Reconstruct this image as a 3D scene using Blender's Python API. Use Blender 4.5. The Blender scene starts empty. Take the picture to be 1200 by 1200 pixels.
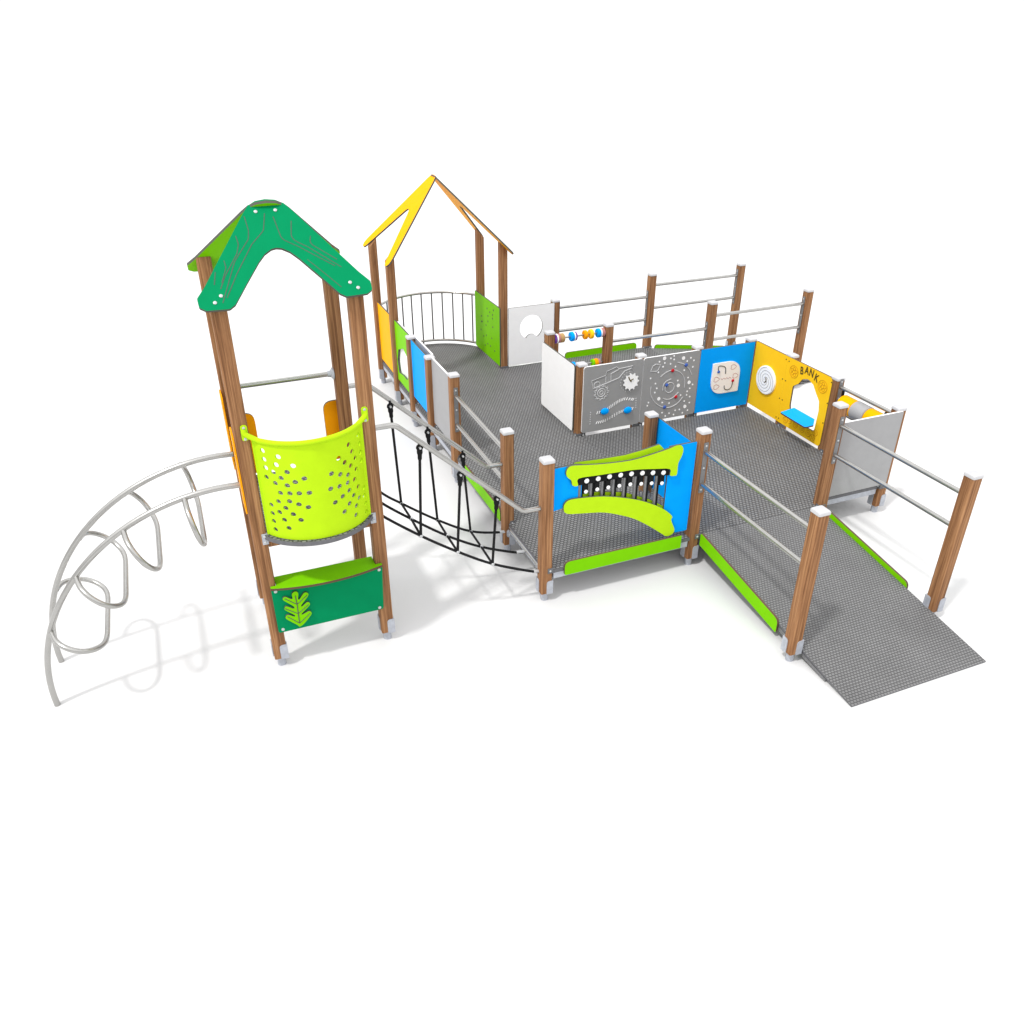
# A playground on a white studio floor. Distances in metres; x to the right, y away from the viewer.
D = {
  'lime_up': [(0.148, 1.167), (0.158, 1.204), (0.195, 1.224), (0.305, 1.209), (0.473, 1.187), (0.701, 1.171), (0.873, 1.184), (1.047, 1.208), (1.129, 1.227), (1.178, 1.213), (1.195, 1.169), (1.184, 1.114), (1.16, 1.06), (1.159, 0.96), (1.136, 0.95), (1.092, 0.962), (1.085, 1.022), (0.945, 1.05), (0.766, 1.079), (0.604, 1.088), (0.422, 1.096), (0.255, 1.101), (0.255, 1.039), (0.207, 1.049), (0.194, 1.097), (0.16, 1.131)],
  'lime_lo': [(0.136, 0.863), (0.151, 0.906), (0.195, 0.926), (0.319, 0.917), (0.491, 0.892), (0.668, 0.842), (0.851, 0.773), (1.044, 0.664), (1.154, 0.565), (1.151, 0.528), (1.169, 0.48), (1.195, 0.416), (1.174, 0.376), (1.118, 0.37), (1.07, 0.407), (0.936, 0.514), (0.806, 0.606), (0.681, 0.671), (0.5, 0.742), (0.325, 0.774), (0.166, 0.804)],
  'balls': [(0.334, 1.06), (0.435, 1.059), (0.535, 1.058), (0.635, 1.052), (0.734, 1.043), (0.835, 1.03), (0.934, 1.013), (1.034, 0.994)],
  'balls2': [(0.333, 0.962), (0.433, 0.962), (0.532, 0.959), (0.632, 0.953), (0.732, 0.946), (0.834, 0.93), (0.932, 0.915), (1.031, 0.895)],
  'roof_g1': [(-1.896, 0.569), (-1.89, 0.469), (-1.902, 0.409), (-2.01, 0.263), (-2.127, -0.006)],
  'roof_g2': [(-1.773, 0.581), (-1.803, 0.46), (-1.89, 0.37), (-2.015, 0.175), (-2.097, 0.025)],
  'roof_g3': [(-1.971, 0.438), (-1.966, 0.378), (-1.988, 0.313), (-2.083, 0.169), (-2.122, 0.087)],
  'roof_g4': [(-2.069, 0.276), (-2.066, 0.225), (-2.108, 0.128)],
  'roof_g5': [(-2.131, 0.203), (-2.152, 0.119)],
  'roof_g6': [(-1.727, 0.553), (-1.709, 0.39), (-1.62, 0.326), (-1.433, 0.169)],
  'roof_g7': [(-1.626, 0.513), (-1.653, 0.384), (-1.569, 0.322), (-1.396, 0.157)],
  'roof_g8': [(-1.533, 0.395), (-1.549, 0.343), (-1.41, 0.213)],
  'roof_g9': [(-1.588, 0.232), (-1.488, 0.1), (-1.428, 0.018)],
  'roof_bolts': [(-1.823, 0.597), (-1.705, 0.598), (-2.129, 0.041), (-2.17, 0.0), (-1.369, 0.043), (-1.329, 0.001)],
  'cp_holes': [(-0.339, 1.804), (-0.338, 1.742), (-0.231, 1.776), (-0.335, 1.682), (-0.253, 1.717), (-0.143, 1.714), (-0.282, 1.66), (-0.187, 1.669), (-0.342, 1.613), (-0.233, 1.623), (-0.084, 1.619), (-0.28, 1.58), (-0.144, 1.597), (-0.199, 1.571), (-0.254, 1.511), (-0.19, 1.513), (-0.129, 1.513), (-0.065, 1.512), (-0.279, 1.444), (-0.2, 1.453), (-0.34, 1.406), (-0.142, 1.431), (-0.233, 1.4), (-0.084, 1.406), (-0.283, 1.362), (-0.188, 1.356), (-0.341, 1.341), (-0.342, 1.28), (-0.256, 1.307), (-0.143, 1.312), (-0.338, 1.216), (-0.233, 1.246), (0.359, 1.797), (0.365, 1.733), (0.363, 1.667), (0.365, 1.605), (0.247, 1.775), (0.271, 1.716), (0.156, 1.711), (0.297, 1.656), (0.199, 1.665), (0.246, 1.621), (0.295, 1.574), (0.093, 1.619), (0.155, 1.593), (0.215, 1.567), (0.205, 1.511), (0.268, 1.509), (0.075, 1.512), (0.139, 1.51), (0.211, 1.451), (0.297, 1.44), (0.361, 1.398), (0.154, 1.429), (0.245, 1.398), (0.296, 1.355), (0.357, 1.339), (0.095, 1.403), (0.201, 1.354), (0.26, 1.31), (0.363, 1.271), (0.154, 1.31), (0.246, 1.243), (0.362, 1.206)],
  'cp': [-1.745, 0.1673, 0.4073, 0.338],
  'leaf': [(-1.986, 0.671), (-1.968, 0.651), (-1.975, 0.605), (-1.965, 0.597), (-1.93, 0.641), (-1.906, 0.638), (-1.903, 0.611), (-1.957, 0.547), (-1.956, 0.531), (-1.916, 0.558), (-1.899, 0.542), (-1.908, 0.521), (-1.963, 0.472), (-1.962, 0.46), (-1.913, 0.477), (-1.897, 0.457), (-1.906, 0.436), (-1.956, 0.381), (-1.993, 0.36), (-2.012, 0.382), (-2.076, 0.451), (-2.078, 0.475), (-2.059, 0.484), (-2.02, 0.458), (-2.018, 0.472), (-2.074, 0.53), (-2.077, 0.55), (-2.061, 0.561), (-2.017, 0.529), (-2.014, 0.548), (-2.072, 0.613), (-2.078, 0.633), (-2.059, 0.643), (-2.015, 0.612), (-2.012, 0.656)],
  'leaf_v': [(-1.991, 0.635), (-1.988, 0.559), (-1.99, 0.476), (-1.991, 0.391), (-2.067, 0.471), (-2.075, 0.546), (-2.066, 0.63), (-1.908, 0.62), (-1.909, 0.537), (-1.907, 0.456)],
  'gear_c': [(1.965, 0.848), (1.622, 0.771)],
  'truck': [(1.499, 0.917), (1.52, 0.832), (1.67, 0.867), (1.824, 0.908), (1.887, 0.975), (1.967, 0.995), (1.991, 0.953), (1.979, 1.019), (1.816, 1.01), (1.788, 1.033), (1.675, 0.999), (1.664, 0.956)],
  'truck2': [(1.669, 0.879), (1.664, 0.956), (1.675, 0.999), (1.788, 1.033), (1.817, 1.004), (1.724, 0.967), (1.729, 0.896)],
  'truck3': [(1.499, 0.917), (1.664, 0.956)],
  'chain1': [(1.567, 0.545), (1.669, 0.554), (1.749, 0.594), (1.829, 0.634), (1.911, 0.654), (2.018, 0.631)],
  'chain2': [(1.559, 0.433), (1.649, 0.431), (1.757, 0.466), (1.866, 0.509), (1.949, 0.522), (2.019, 0.524)],
  'knobs': [(1.669, 0.554), (1.952, 0.521)],
  'cols': [(1.504, 0.562), (1.504, 0.429), (2.052, 0.638), (2.058, 0.531)],
  'bigdots': [(2.367, 1.049), (2.607, 1.019), (2.714, 0.723), (2.577, 0.707), (2.342, 0.587), (2.693, 0.439)],
  'dots': [(2.485, 1.06), (2.447, 1.038), (2.49, 1.019), (2.702, 1.009), (2.745, 0.974), (2.659, 0.978), (2.307, 1.019), (2.375, 0.996), (2.449, 0.975), (2.515, 0.935), (2.358, 0.955), (2.74, 0.9), (2.633, 0.876), (2.305, 0.9), (2.214, 0.843), (2.694, 0.783), (2.281, 0.773), (2.564, 0.767), (2.304, 0.715), (2.762, 0.691), (2.731, 0.65), (2.284, 0.669), (2.701, 0.619), (2.699, 0.577), (2.62, 0.586), (2.743, 0.55), (2.213, 0.562), (2.202, 0.526), (2.677, 0.506), (2.747, 0.477), (2.391, 0.534), (2.48, 0.513), (2.57, 0.413), (2.624, 0.413), (2.734, 0.388), (2.401, 0.412), (2.493, 0.389), (2.554, 0.364), (2.668, 0.366), (2.447, 0.363)],
  'planets': [(2.482, 0.896), (2.648, 0.936), (2.424, 0.737), (2.557, 0.579), (2.424, 0.477)],
  'arc1': [(2.338, 0.843), (2.408, 0.887), (2.503, 0.898), (2.595, 0.85), (2.648, 0.773), (2.66, 0.671)],
  'arc2': [(2.23, 0.746), (2.233, 0.657), (2.291, 0.557), (2.373, 0.493), (2.475, 0.461), (2.582, 0.49), (2.651, 0.561)],
  'arc3': [(2.397, 0.581), (2.453, 0.562), (2.518, 0.572), (2.588, 0.627)],
  'arc4': [(2.537, 0.981), (2.627, 0.944), (2.701, 0.874), (2.736, 0.81)],
  'arc5': [(2.381, 0.679), (2.385, 0.743), (2.419, 0.782), (2.476, 0.798)],
  'sun': [(2.466, 0.699), (2.472, 0.639)],
  'planet_leaf': [(2.208, 0.925), (2.229, 0.98), (2.264, 0.997), (2.323, 0.986), (2.302, 0.931), (2.277, 0.913)],
  'maze_plate': [(2.998, 0.897), (3.198, 0.894), (3.289, 0.856), (3.356, 0.756), (3.369, 0.533), (3.185, 0.53), (3.088, 0.566), (3.009, 0.685)],
  'slot1': [(3.079, 0.798), (3.07, 0.859), (3.109, 0.863), (3.164, 0.836), (3.175, 0.764)],
  'slot2': [(3.179, 0.621), (3.191, 0.578), (3.245, 0.564), (3.28, 0.595), (3.287, 0.666)],
  'gearpanel': [(1.404, 1.069), (2.11, 1.083), (2.139, 0.327), (1.424, 0.319)],
  'spacepanel': [(2.12, 1.081), (2.816, 1.088), (2.851, 0.301)],
  'bluemaze': [(2.829, 1.072), (3.533, 1.077), (3.559, 0.312), (2.84, 0.345)],
  'whiteG12': [(3.095, 1.064), (2.278, 1.078), (2.256, 0.316), (3.076, 0.336)],
  'yellow': [(2.182, 1.093), (0.93, 1.097), (0.924, 0.336), (2.152, 0.356)],
  'spiral': [(1.94, 0.895), (1.748, 0.789), (1.842, 0.558), (2.063, 0.665), (1.902, 0.728)],
  'win': [(1.408, 0.557), (1.449, 0.55), (1.473, 0.806), (1.411, 0.863), (1.365, 0.923), (1.305, 0.954), (1.239, 0.958), (1.196, 0.946), (1.139, 0.883), (1.065, 0.826), (1.044, 0.702), (1.057, 0.582)],
  'bank': [(1.379, 1.015), (1.306, 1.042), (1.232, 1.04), (1.152, 1.016)],
  'coins': [(1.494, 0.967), (1.044, 0.964)],
  'boltdots': [(1.643, 1.054), (1.595, 1.049), (1.648, 0.83), (1.597, 0.829), (1.646, 0.608), (1.597, 0.607), (1.649, 0.384), (1.605, 0.387), (0.935, 1.05), (0.935, 0.825), (0.939, 0.606)],
  'counter': [(1.493, 0.508), (1.277, 0.631), (0.978, 0.633), (0.98, 0.563), (1.099, 0.491)],
  'lgreen': [(3.667, 1.042), (3.895, 1.056)],
  'lhole': [(4.308, 0.775), (4.084, 0.858), (4.026, 0.872), (4.042, 0.565), (4.163, 0.523), (4.345, 0.476), (4.41, 0.645)],
  'whitehole': [(1.774, 0.974), (1.61, 0.83), (1.926, 0.816)],
  'greendots': [(4.861, 0.97), (4.627, 1.01), (4.831, 0.881), (4.761, 0.949), (4.662, 0.941), (5.075, 0.811), (5.044, 0.745), (4.906, 0.736), (5.08, 0.735), (4.834, 0.806), (4.664, 0.892)],
}
CAM = dict(loc=(-2.3810, -5.1518, 4.1489), rot=(1.04238, 0.00147, -0.38670), f=979.04)
AMB = 1.6
KEYDIR = (.52, .22, -1.)
KEYSIZE = 110.
KEYPOW = 14.5e6
import bpy, bmesh, math, random
from mathutils import Vector, Matrix
from math import radians, sin, cos, pi, hypot, atan2
random.seed(7)
scene = bpy.context.scene
COL = scene.collection

# ------------------------------------------------------------------ materials
def new_mat(name):
    m = bpy.data.materials.new(name); m.use_nodes = True
    nt = m.node_tree
    return m, nt, nt.nodes['Principled BSDF'], nt.nodes.new, nt.links.new

def plain(name, col, rough=.45, metal=0., var=.05, scale=9., bump=.02, spec=.03):
    """a sheet or plastic: the colour drifts a little and the surface has a fine grain"""
    m, nt, b, N, L = new_mat(name)
    tc = N('ShaderNodeTexCoord')
    nz = N('ShaderNodeTexNoise'); nz.inputs['Scale'].default_value = scale; nz.inputs['Detail'].default_value = 5
    L(tc.outputs['Object'], nz.inputs['Vector'])
    r = N('ShaderNodeValToRGB')
    lo = [c*(1-var) for c in col]; hi = [min(1, c*(1+var)) for c in col]
    r.color_ramp.elements[0].position = .3; r.color_ramp.elements[1].position = .7
    r.color_ramp.elements[0].color = (*lo, 1); r.color_ramp.elements[1].color = (*hi, 1)
    L(nz.outputs['Fac'], r.inputs['Fac']); L(r.outputs['Color'], b.inputs['Base Color'])
    b.inputs['Roughness'].default_value = rough; b.inputs['Metallic'].default_value = metal
    b.inputs['Specular IOR Level'].default_value = spec
    n2 = N('ShaderNodeTexNoise'); n2.inputs['Scale'].default_value = 260
    L(tc.outputs['Object'], n2.inputs['Vector'])
    bp = N('ShaderNodeBump'); bp.inputs['Strength'].default_value = bump*4; bp.inputs['Distance'].default_value = .002
    L(n2.outputs['Fac'], bp.inputs['Height']); L(bp.outputs['Normal'], b.inputs['Normal'])
    return m

def wood_mat():
    m, nt, b, N, L = new_mat('stained_timber')
    tc = N('ShaderNodeTexCoord'); oi = N('ShaderNodeObjectInfo')
    mul = N('ShaderNodeMath'); mul.operation = 'MULTIPLY'; mul.inputs[1].default_value = 23.
    L(oi.outputs['Random'], mul.inputs[0])
    ad = N('ShaderNodeVectorMath'); ad.operation = 'ADD'
    L(tc.outputs['Object'], ad.inputs[0]); L(mul.outputs[0], ad.inputs[1])
    def streak(sx, sz, det):
        mp = N('ShaderNodeMapping'); mp.inputs['Scale'].default_value = (sx, sx, sz)
        L(ad.outputs[0], mp.inputs['Vector'])
        n = N('ShaderNodeTexNoise'); n.inputs['Scale'].default_value = 1; n.inputs['Detail'].default_value = det
        n.inputs['Roughness'].default_value = .65
        L(mp.outputs[0], n.inputs['Vector']); return n
    a = streak(95, 2.2, 7); c = streak(38, .8, 3)
    mx = N('ShaderNodeMix'); mx.inputs[0].default_value = .4
    L(a.outputs['Fac'], mx.inputs[2]); L(c.outputs['Fac'], mx.inputs[3])
    r = N('ShaderNodeValToRGB'); e = r.color_ramp.elements
    e[0].position = .37; e[0].color = (.135, .052, .017, 1)
    e[1].position = .64; e[1].color = (.47, .232, .092, 1)
    k = e.new(.5); k.color = (.285, .126, .045, 1)
    L(mx.outputs[0], r.inputs['Fac'])
    # tint drift from post to post
    hs = N('ShaderNodeHueSaturation'); mr = N('ShaderNodeMapRange')
    hs.inputs['Saturation'].default_value = .93; mr.inputs[3].default_value = .86; mr.inputs[4].default_value = 1.06
    L(oi.outputs['Random'], mr.inputs[0]); L(mr.outputs[0], hs.inputs['Value']); L(r.outputs['Color'], hs.inputs['Color'])
    L(hs.outputs['Color'], b.inputs['Base Color'])
    b.inputs['Roughness'].default_value = .62; b.inputs['Specular IOR Level'].default_value = .12
    bp = N('ShaderNodeBump'); bp.inputs['Strength'].default_value = .35; bp.inputs['Distance'].default_value = .003
    L(a.outputs['Fac'], bp.inputs['Height']); L(bp.outputs['Normal'], b.inputs['Normal'])
    return m

def grating_mat(name, bw, bh, mortar, hi1, hi2, lo):
    """ribbed anti-slip grating: offset rows of light bars over dark slots"""
    m, nt, b, N, L = new_mat(name)
    tc = N('ShaderNodeTexCoord')
    br = N('ShaderNodeTexBrick'); br.offset = .5
    br.inputs['Scale'].default_value = 1; br.inputs['Brick Width'].default_value = bw; br.inputs['Row Height'].default_value = bh
    br.inputs['Mortar Size'].default_value = mortar; br.inputs['Mortar Smooth'].default_value = .25
    for k, c in (('Color1', hi1), ('Color2', hi2), ('Mortar', lo)): br.inputs[k].default_value = (c, c, c*1.01, 1)
    L(tc.outputs['Object'], br.inputs['Vector'])
    nz = N('ShaderNodeTexNoise'); nz.inputs['Scale'].default_value = 2.2; nz.inputs['Detail'].default_value = 6
    L(tc.outputs['Object'], nz.inputs['Vector'])
    mr = N('ShaderNodeMapRange'); mr.inputs[1].default_value = .3; mr.inputs[2].default_value = .7; mr.inputs[3].default_value = .9; mr.inputs[4].default_value = 1.1
    L(nz.outputs['Fac'], mr.inputs[0])
    vm = N('ShaderNodeVectorMath'); vm.operation = 'SCALE'
    L(br.outputs['Color'], vm.inputs[0]); L(mr.outputs[0], vm.inputs['Scale'])
    L(vm.outputs[0], b.inputs['Base Color'])
    b.inputs['Roughness'].default_value = .6; b.inputs['Specular IOR Level'].default_value = .35
    iv = N('ShaderNodeMath'); iv.operation = 'SUBTRACT'; iv.inputs[0].default_value = 1.
    L(br.outputs['Fac'], iv.inputs[1])
    bp = N('ShaderNodeBump'); bp.inputs['Strength'].default_value = .8; bp.inputs['Distance'].default_value = .006
    L(iv.outputs[0], bp.inputs['Height']); L(bp.outputs['Normal'], b.inputs['Normal'])
    return m

M = dict(
    wood=wood_mat(), grate=grating_mat('antislip_grating', .035, .030, .0060, .185, .210, .060), rampgrate=grating_mat('ramp_grating', .027, .023, .0042, .178, .20, .086),
    cap=plain('cap_plastic', (.50, .50, .515), .4),
    zinc=plain('galvanised_steel', (.43, .45, .50), .45, .2, .12, 30, .02, .4),
    dsteel=plain('dark_steel', (.16, .16, .17), .5, .3, .1, 30),
    steel=plain('stainless_tube', (.43, .425, .41), .25, .9, .05, 14, .01, .5),
    zinc2=plain('chime_steel', (.22, .22, .225), .4, .3, .1, 30),
    under=plain('pale_bounce_underside', (.62, .62, .63), .7, 0, .05),  # paler underside, added to bounce light into the shade below decks and ramps
    bolt=plain('bolt_head', (.52, .53, .54), .35, .2),
    white=plain('white_sheet', (.93, .93, .935), .5, 0, .015),
    lgrey=plain('light_grey_sheet', (.365, .365, .372), .5, 0, .03),
    grey=plain('grey_sheet', (.30, .30, .303), .5, 0, .03),
    blue=plain('blue_sheet', (.001, .345, .97), .42, 0, .03),
    amber=plain('amber_sheet', (1., .575, .016), .45, 0, .03),
    yellow=plain('yellow_sheet', (.95, .42, .0005), .45, 0, .03),
    orange=plain('orange_sheet', (.88, .34, .004), .45, 0, .03),
    lime=plain('lime_sheet', (.455, .715, .012), .42, 0, .03),
    green=plain('apple_green_sheet', (.185, .56, .002), .42, 0, .03),
    teal=plain('emerald_sheet', (.0005, .225, .085), .42, 0, .03),
    core=plain('laminate_core', (.12, .075, .05), .6),
    edge=plain('dark_laminate_edge', (.10, .10, .085), .6),
    lines=plain('milled_groove', (.085, .125, .095), .7),
    engr=plain('engraved_line', (.56, .56, .57), .6),
    black=plain('black_plastic', (.014, .014, .015), .45),
    rope=plain('black_rope', (.018, .018, .019), .8, 0, .2, 60, .2),
    ink=plain('dark_lettering', (.10, .07, .02), .6),
    aengr=plain('amber_engraving', (.62, .30, .012), .6),
    red=plain('red_knob', (.50, .02, .03), .4), navy=plain('blue_knob', (.06, .12, .42), .4),
    purple=plain('purple_bead', (.16, .06, .30), .4), rose=plain('rose_bead', (.45, .20, .19), .4),
    tan=plain('tan_bead', (.42, .27, .12), .4),
    plate=plain('pale_plate', (.90, .86, .83), .45, 0, .02),
)

# ------------------------------------------------------------------ builders
ORG = Vector((0, 0, 0))            # base of the thing under construction
def thing(name, label, cat, loc, group=None):
    global ORG
    o = bpy.data.objects.new(name, None); COL.objects.link(o); o.location = loc; o.empty_display_size = .1
    o['label'] = label; o['category'] = cat
    if group: o['group'] = group
    ORG = Vector(loc)
    return o

def link(name, me, mats, parent=None, smooth=False, label=None):
    if isinstance(me, bmesh.types.BMesh):
        bm = me; me = bpy.data.meshes.new(name); bm.to_mesh(me); bm.free()
    me.name = name
    if parent is not None: me.transform(Matrix.Translation(-ORG))
    for m in (mats if isinstance(mats, (list, tuple)) else [mats]): me.materials.append(M[m])
    for p in me.polygons: p.use_smooth = bool(smooth)
    if smooth: me.set_sharp_from_angle(angle=radians(38))
    o = bpy.data.objects.new(name, me); COL.objects.link(o)
    if parent is not None: o.parent = parent
    if label: o['label'] = label
    return o

def box(bm, x0, x1, y0, y1, z0, z1, bev=0., mi=0):
    v = [bm.verts.new(p) for p in ((x0,y0,z0),(x1,y0,z0),(x1,y1,z0),(x0,y1,z0),(x0,y0,z1),(x1,y0,z1),(x1,y1,z1),(x0,y1,z1))]
    fs = [bm.faces.new([v[i] for i in q]) for q in ((3,2,1,0),(4,5,6,7),(0,1,5,4),(1,2,6,5),(2,3,7,6),(3,0,4,7))]
    for f in fs: f.material_index = mi
    if bev: bmesh.ops.bevel(bm, geom=list({e for f in fs for e in f.edges}), offset=bev, segments=2, affect='EDGES', profile=.5)

def prism(bm, pts, z0, z1, mi=0):
    """convex polygon in plan, pulled up"""
    a = [bm.verts.new((x, y, z0)) for x, y in pts]; b = [bm.verts.new((x, y, z1)) for x, y in pts]
    fs = [bm.faces.new(a[::-1]), bm.faces.new(b)] + [bm.faces.new((a[i], a[(i+1) % len(a)], b[(i+1) % len(a)], b[i])) for i in range(len(a))]
    for f in fs: f.material_index = mi

def fillet(pts, rad, seg=7):
    P = [Vector(p) for p in pts]; out = [P[0]]
    for i in range(1, len(P)-1):
        a, b, c = P[i-1], P[i], P[i+1]; u = (a-b); w = (c-b); lu, lw = u.length, w.length; u.normalize(); w.normalize()
        ang = u.angle(w)
        if ang > pi-.02: out.append(b); continue
        t = min(rad/math.tan(ang/2), lu*.48, lw*.48); r = t*math.tan(ang/2)
        p0, p1 = b+u*t, b+w*t; n = (u+w).normalized(); cen = b+n*(r/sin(ang/2))
        v0, v1 = p0-cen, p1-cen; th = v0.angle(v1)
        for k in range(seg+1):
            s = k/seg; out.append(cen + (v0*sin((1-s)*th)+v1*sin(s*th))/sin(th))
    out.append(P[-1]); return out

def tube(bm, pts, r, n=12, closed=False, flat=None, mi=0):
    P = [Vector(p) for p in pts]; N = len(P); rings = []; up = None
    for i in range(N):
        if closed: t = (P[(i+1) % N]-P[i-1])
        else: t = (P[min(i+1, N-1)]-P[max(i-1, 0)])
        t.normalize()
        if up is None:
            up = Vector((0, 0, 1)) if abs(t.z) < .9 else Vector((1, 0, 0))
        up = (up - t*up.dot(t)).normalized(); s = t.cross(up)
        rings.append([bm.verts.new(P[i]+(up*cos(a)+s*sin(a))*r) for a in (2*pi*k/n for k in range(n))])
    R = range(N) if closed else range(N-1)
    for i in R:
        a, b = rings[i], rings[(i+1) % N]
        for k in range(n):
            f = bm.faces.new((a[k], b[k], b[(k+1) % n], a[(k+1) % n])); f.material_index = mi
    if not closed:
        for f in (bm.faces.new(rings[0]), bm.faces.new(rings[-1][::-1])): f.material_index = mi

def cyl(bm, a, b, r, n=20, bev=0., mi=0):
    a, b = Vector(a), Vector(b); d = (b-a); l = d.length
    if bev: tube_profile(bm, a, d.normalized(), [(0, r-bev), (bev, r), (l-bev, r), (l, r-bev)], n, mi)
    else: tube(bm, [a, b], r, n, mi=mi)

def tube_profile(bm, o, ax, prof, n=20, mi=0):
    """a lathe: prof = (distance along the axis, radius)"""
    u = Vector((0, 0, 1)) if abs(ax.z) < .9 else Vector((1, 0, 0)); u = (u-ax*u.dot(ax)).normalized(); s = ax.cross(u); rings = []
    for h, r in prof: rings.append([bm.verts.new(o+ax*h+(u*cos(a)+s*sin(a))*r) for a in (2*pi*k/n for k in range(n))])
    for a, b in zip(rings, rings[1:]):
        for k in range(n):
            f = bm.faces.new((a[k], a[(k+1) % n], b[(k+1) % n], b[k])); f.material_index = mi
    for f in (bm.faces.new(rings[0][::-1]), bm.faces.new(rings[-1])): f.material_index = mi

def ball(bm, c, r, sc=(1, 1, 1)):
    g = bmesh.ops.create_uvsphere(bm, u_segments=16, v_segments=10, radius=r)
    bmesh.ops.scale(bm, vec=sc, verts=g['verts']); bmesh.ops.translate(bm, vec=c, verts=g['verts'])

def rounded(pts, rad, seg=5):
    """round the corners of a closed 2D outline; rad = number or list"""
    n = len(pts); out = []
    for i in range(n):
        r = rad[i] if isinstance(rad, (list, tuple)) else rad
        b = Vector(pts[i]); a = Vector(pts[i-1]); c = Vector(pts[(i+1) % n])
        if r <= 0: out.append(tuple(b)); continue
        u = (a-b); w = (c-b); lu, lw = u.length, w.length; u.normalize(); w.normalize(); ang = u.angle(w)
        if ang > pi-.03: out.append(tuple(b)); continue
        t = min(r/math.tan(ang/2), lu*.49, lw*.49)
        p0, p1 = b+u*t, b+w*t
        for k in range(seg+1):
            s = k/seg; out.append(tuple(p0*(1-s)**2 + b*2*s*(1-s) + p1*s*s))
    return out

def rrect(x0, x1, y0, y1, r): return rounded([(x0, y0), (x1, y0), (x1, y1), (x0, y1)], r)
def circ(x, y, r, n=20, ry=None): return [(x+r*cos(2*pi*k/n), y+(ry or r)*sin(2*pi*k/n)) for k in range(n)]

def smooth_path(pts, n=6):
    P = [Vector(p) for p in pts]; out = []
    for i in range(len(P)-1):
        p0 = P[max(i-1, 0)]; p1 = P[i]; p2 = P[i+1]; p3 = P[min(i+2, len(P)-1)]
        for k in range(n):
            t = k/n; out.append(.5*((2*p1)+(-p0+p2)*t+(2*p0-5*p1+4*p2-p3)*t*t+(-p0+3*p1-3*p2+p3)*t**3))
    out.append(P[-1]); return out
def smooth_closed(pts, n=4):
    P = [Vector(p) for p in pts]; N = len(P); out = []
    for i in range(N):
        p0, p1, p2, p3 = P[i-1], P[i], P[(i+1) % N], P[(i+2) % N]
        for k in range(n):
            t = k/n; out.append(tuple(.5*((2*p1)+(-p0+p2)*t+(2*p0-5*p1+4*p2-p3)*t*t+(-p0+3*p1-3*p2+p3)*t**3)))
    return out

def sheet(outline, holes=(), thick=.018, bev=0.):
    """flat sheet in its own xy plane with real holes, centred on z = 0; sides use slot 1"""
    cu = bpy.data.curves.new('sheet', 'CURVE'); cu.dimensions = '2D'; cu.fill_mode = 'BOTH'; cu.extrude = thick/2
    for pl in [outline, *holes]:
        sp = cu.splines.new('POLY'); sp.points.add(len(pl)-1); sp.use_cyclic_u = True
        for p, q in zip(sp.points, pl): p.co = (q[0], q[1], 0, 1)
    ob = bpy.data.objects.new('sheet', cu); COL.objects.link(ob)
    bpy.context.view_layer.update()
    me = bpy.data.meshes.new_from_object(ob.evaluated_get(bpy.context.evaluated_depsgraph_get()))
    bpy.data.objects.remove(ob); bpy.data.curves.remove(cu)
    me.materials.clear()
    bm = bmesh.new(); bm.from_mesh(me); bpy.data.meshes.remove(me)
    bmesh.ops.remove_doubles(bm, verts=bm.verts, dist=1e-5)
    for f in bm.faces: f.material_index = 1 if abs(f.normal.z) < .5 else 0
    return bm

def place(bm, o, u, v):
    u = Vector(u).normalized(); v = Vector(v).normalized(); n = u.cross(v)
    m = Matrix((u, v, n)).transposed().to_4x4(); m.translation = Vector(o)
    bmesh.ops.transform(bm, matrix=m, verts=bm.verts); return bm
# the two vertical planes of the playground: facing -y (u = +x, v = +z) and facing -x (u = -y, v = +z)
def wall_y(bm, y): return place(bm, (0, y, 0), (1, 0, 0), (0, 0, 1))
def wall_x(bm, x):
    for v_ in bm.verts: v_.co.x = -v_.co.x
    bmesh.ops.reverse_faces(bm, faces=bm.faces)
    return place(bm, (x, 0, 0), (0, -1, 0), (0, 0, 1))
def flat(bm, z): return place(bm, (0, 0, z), (1, 0, 0), (0, 1, 0))

def each_bolt(name, pts, ax, r, h, mat, parent):
    for p in pts:
        bm = bmesh.new(); bolts(bm, [p], ax, r, h); link(name, bm, mat, parent, True)

def bolts(bm, pts, ax, r=.011, h=.006):
    for p in pts:
        tube_profile(bm, Vector(p), Vector(ax), [(0, r), (h*.6, r), (h, r*.6)], 12)

# ------------------------------------------------------------------ setting
bm = bmesh.new(); box(bm, -700, 700, -700, 700, -.4, 0)
g = link('ground', bm, [])
gm, nt, b, N, L = new_mat('white_studio_floor')
tc = N('ShaderNodeTexCoord'); nz = N('ShaderNodeTexNoise'); nz.inputs['Scale'].default_value = .6; nz.inputs['Detail'].default_value = 4
L(tc.outputs['Object'], nz.inputs['Vector'])
r = N('ShaderNodeValToRGB'); r.color_ramp.elements[0].color = (.63, .63, .634, 1); r.color_ramp.elements[1].color = (.65, .65, .65, 1)
L(nz.outputs['Fac'], r.inputs['Fac']); L(r.outputs['Color'], b.inputs['Base Color'])
b.inputs['Roughness'].default_value = .9; b.inputs['Specular IOR Level'].default_value = 0.
g.data.materials.append(gm); g['kind'] = 'structure'; g['label'] = 'plain white floor under the whole playground'

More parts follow.
